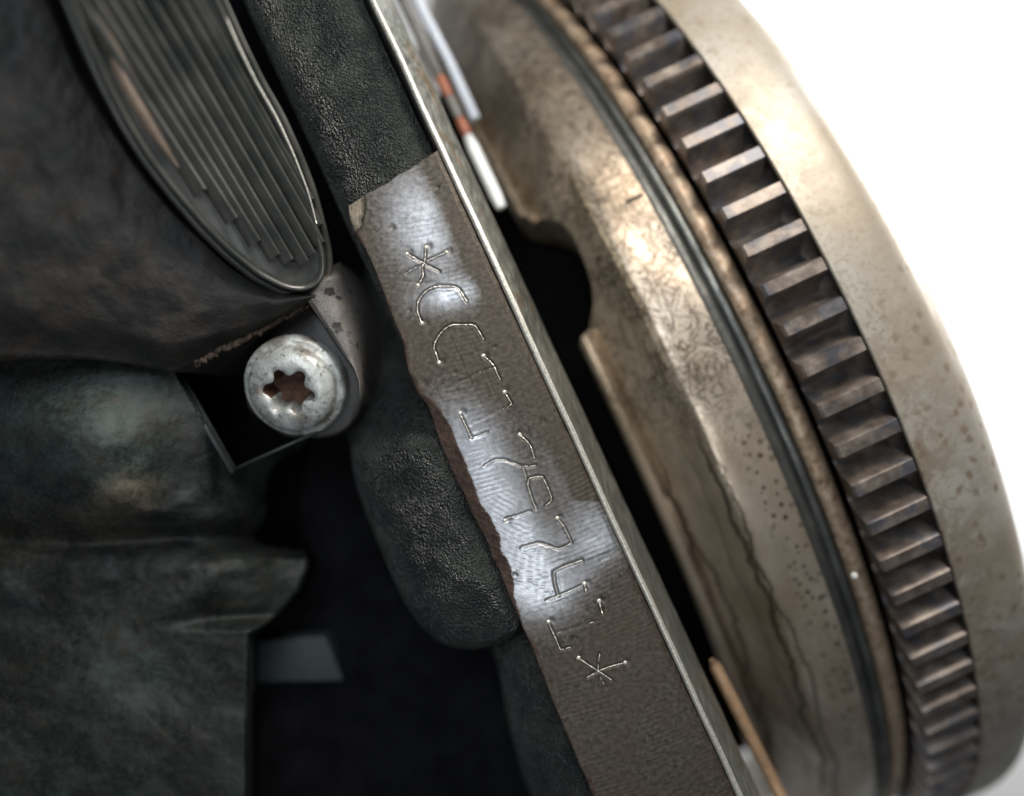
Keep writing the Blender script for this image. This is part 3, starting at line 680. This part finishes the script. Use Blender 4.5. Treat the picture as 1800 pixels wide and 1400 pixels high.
def inquad(x, y):
    m = np.full(x.shape, 1e9)
    for a, b in zip(quad, quad[1:] + quad[:1]):
        dx, dy = b[0]-a[0], b[1]-a[1]; L_ = math.hypot(dx, dy)
        m = np.minimum(m, (-(x-a[0])*dy + (y-a[1])*dx)/L_)
    return m
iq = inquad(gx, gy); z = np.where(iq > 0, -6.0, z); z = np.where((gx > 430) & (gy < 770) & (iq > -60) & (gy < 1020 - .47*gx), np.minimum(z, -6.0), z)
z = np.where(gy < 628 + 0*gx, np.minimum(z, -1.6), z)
def bar(a, b, wd, zt, zb):
    a = np.array(a, float); b = np.array(b, float); d = (b-a)/np.linalg.norm(b-a); nr = np.array([-d[1], d[0]])*wd
    return prism([tuple(a+nr), tuple(b+nr), tuple(b-nr), tuple(a-nr)], zt, zb, .03, 2)
M_FR = plain('dull_black_frame', (.035, .042, .040), .45, 0, .4, 5)
F = gridfaces(*gx.shape); zf = z.ravel()
body = mk('casting_body', PA(gx, gy, z).reshape(-1, 3), F, [M_GRN, M_GAPSHADE], cas, midx=[1 if min(zf[i] for i in f) < -3.3 else 0 for f in F])
def el(x, y, a, b, ang=0):
    c, n_ = math.cos(R_(ang)), math.sin(R_(ang)); dx, dy = gx-x, gy-y
    return np.exp(-((dx*c+dy*n_)/a)**2 - ((-dx*n_+dy*c)/b)**2)
dust = .85*el(215, 745, 90, 100, 20) + .45*el(60, 700, 160, 160) + .40*el(425, 868, 45, 26, 35) + .28*el(360, 905, 80, 22, -15) + .22*el(520, 1008, 75, 18, -18) + .36*el(250, 1170, 130, 90) + .18*el(330, 1030, 150, 30, -8) + .16*el(100, 1300, 220, 160) + .16*el(490, 900, 50, 40)
mud = .65*el(228, 868, 62, 42, -10) + .30*el(215, 935, 90, 30, 20) + .28*el(420, 1062, 45, 10, -8) + .25*el(40, 950, 120, 80)
for nm_, ar in (('dust', dust), ('mud', mud)):
    at = body.data.attributes.new(nm_, 'FLOAT', 'POINT'); at.data.foreach_set('value', (ar*(.85 + .7*fbm(gx/35, gy/35, 3))).ravel().clip(0, 1.2).astype(np.float32))
mk('recess_edge', *bar((300, 652), (407, 832), 4.0, -.98, -1.2), M_FR, cas)
mk('recess_edge', *bar((403, 829), (556, 760), 3.0, -1.05, -1.25), M_FR, cas)
mk('recess_edge', *bar((318, 660), (410, 822), 1.4, -1.10, -1.2), M_FR, cas)

# ------------------------------------------------------------------ small things in the gaps
V, F = prism([(452, 1128), (572, 1118), (604, 1198), (446, 1202)], -4.0, -4.5, .06, 2)
o = mk('grey_bracket', V, F, plain('blue_grey_paint', (.038, .050, .055), .6)); tag(o, 'small blue grey bracket deep in the dark gap at the lower left', 'bracket')

cab = empty('cable', P(840, 260, -2.0), 'thin white cable with orange bands behind the top of the sheet plate', 'cable')
def lerp(a, b, t): return tuple(a[i] + (b[i]-a[i])*t for i in range(3))
c_a, c_b = P(742, 70, -3.8), P(882, 366, -3.6)
M_WH = plain('white_sheath', (.86, .86, .84), .4, 0, .05); M_OR = plain('orange_band', (.33, .11, .06), .5, 0, .2); M_GY = plain('grey_sheath', (.17, .16, .15), .5, 0, .2)
def seg(nm, t0, t1, m, r):
    ts = np.linspace(t0, t1, 7); rr = [r*(.75 if (i in (0, 6)) else 1) for i in range(7)]
    mk(nm, *tube([lerp(c_a, c_b, t) for t in ts], rr, 12), m, cab)
seg('sheath', -.9, .22, M_GY, .135); seg('band', .22, .34, M_OR, .122); seg('sheath', .34, .47, M_GY, .115); seg('band', .47, .57, M_OR, .122); seg('white_end', .575, 1.0, M_WH, .14)
o = mk('white_tube', *tube([P(640, -180, -4.4), P(790, 110, -4.4), P(836, 210, -4.4)], .12, 12), plain('bluish_white_sheath', (.62, .66, .74), .4, 0, .1))
tag(o, 'short bluish white tube behind the orange banded cable', 'tube')
o = mk('brown_rod', *tube([P(1252, 1160, -2.3), P(1258, 1172, -2.3), P(1285, 1225, -2.3), P(1345, 1345, -2.3), P(1400, 1455, -2.3)], [.06, .12, .13, .13, .13], 12), plain('copper_brown', (.46, .29, .17), .45, .3))
tag(o, 'copper brown rod end low in the gap beside the sheet plate', 'rod')
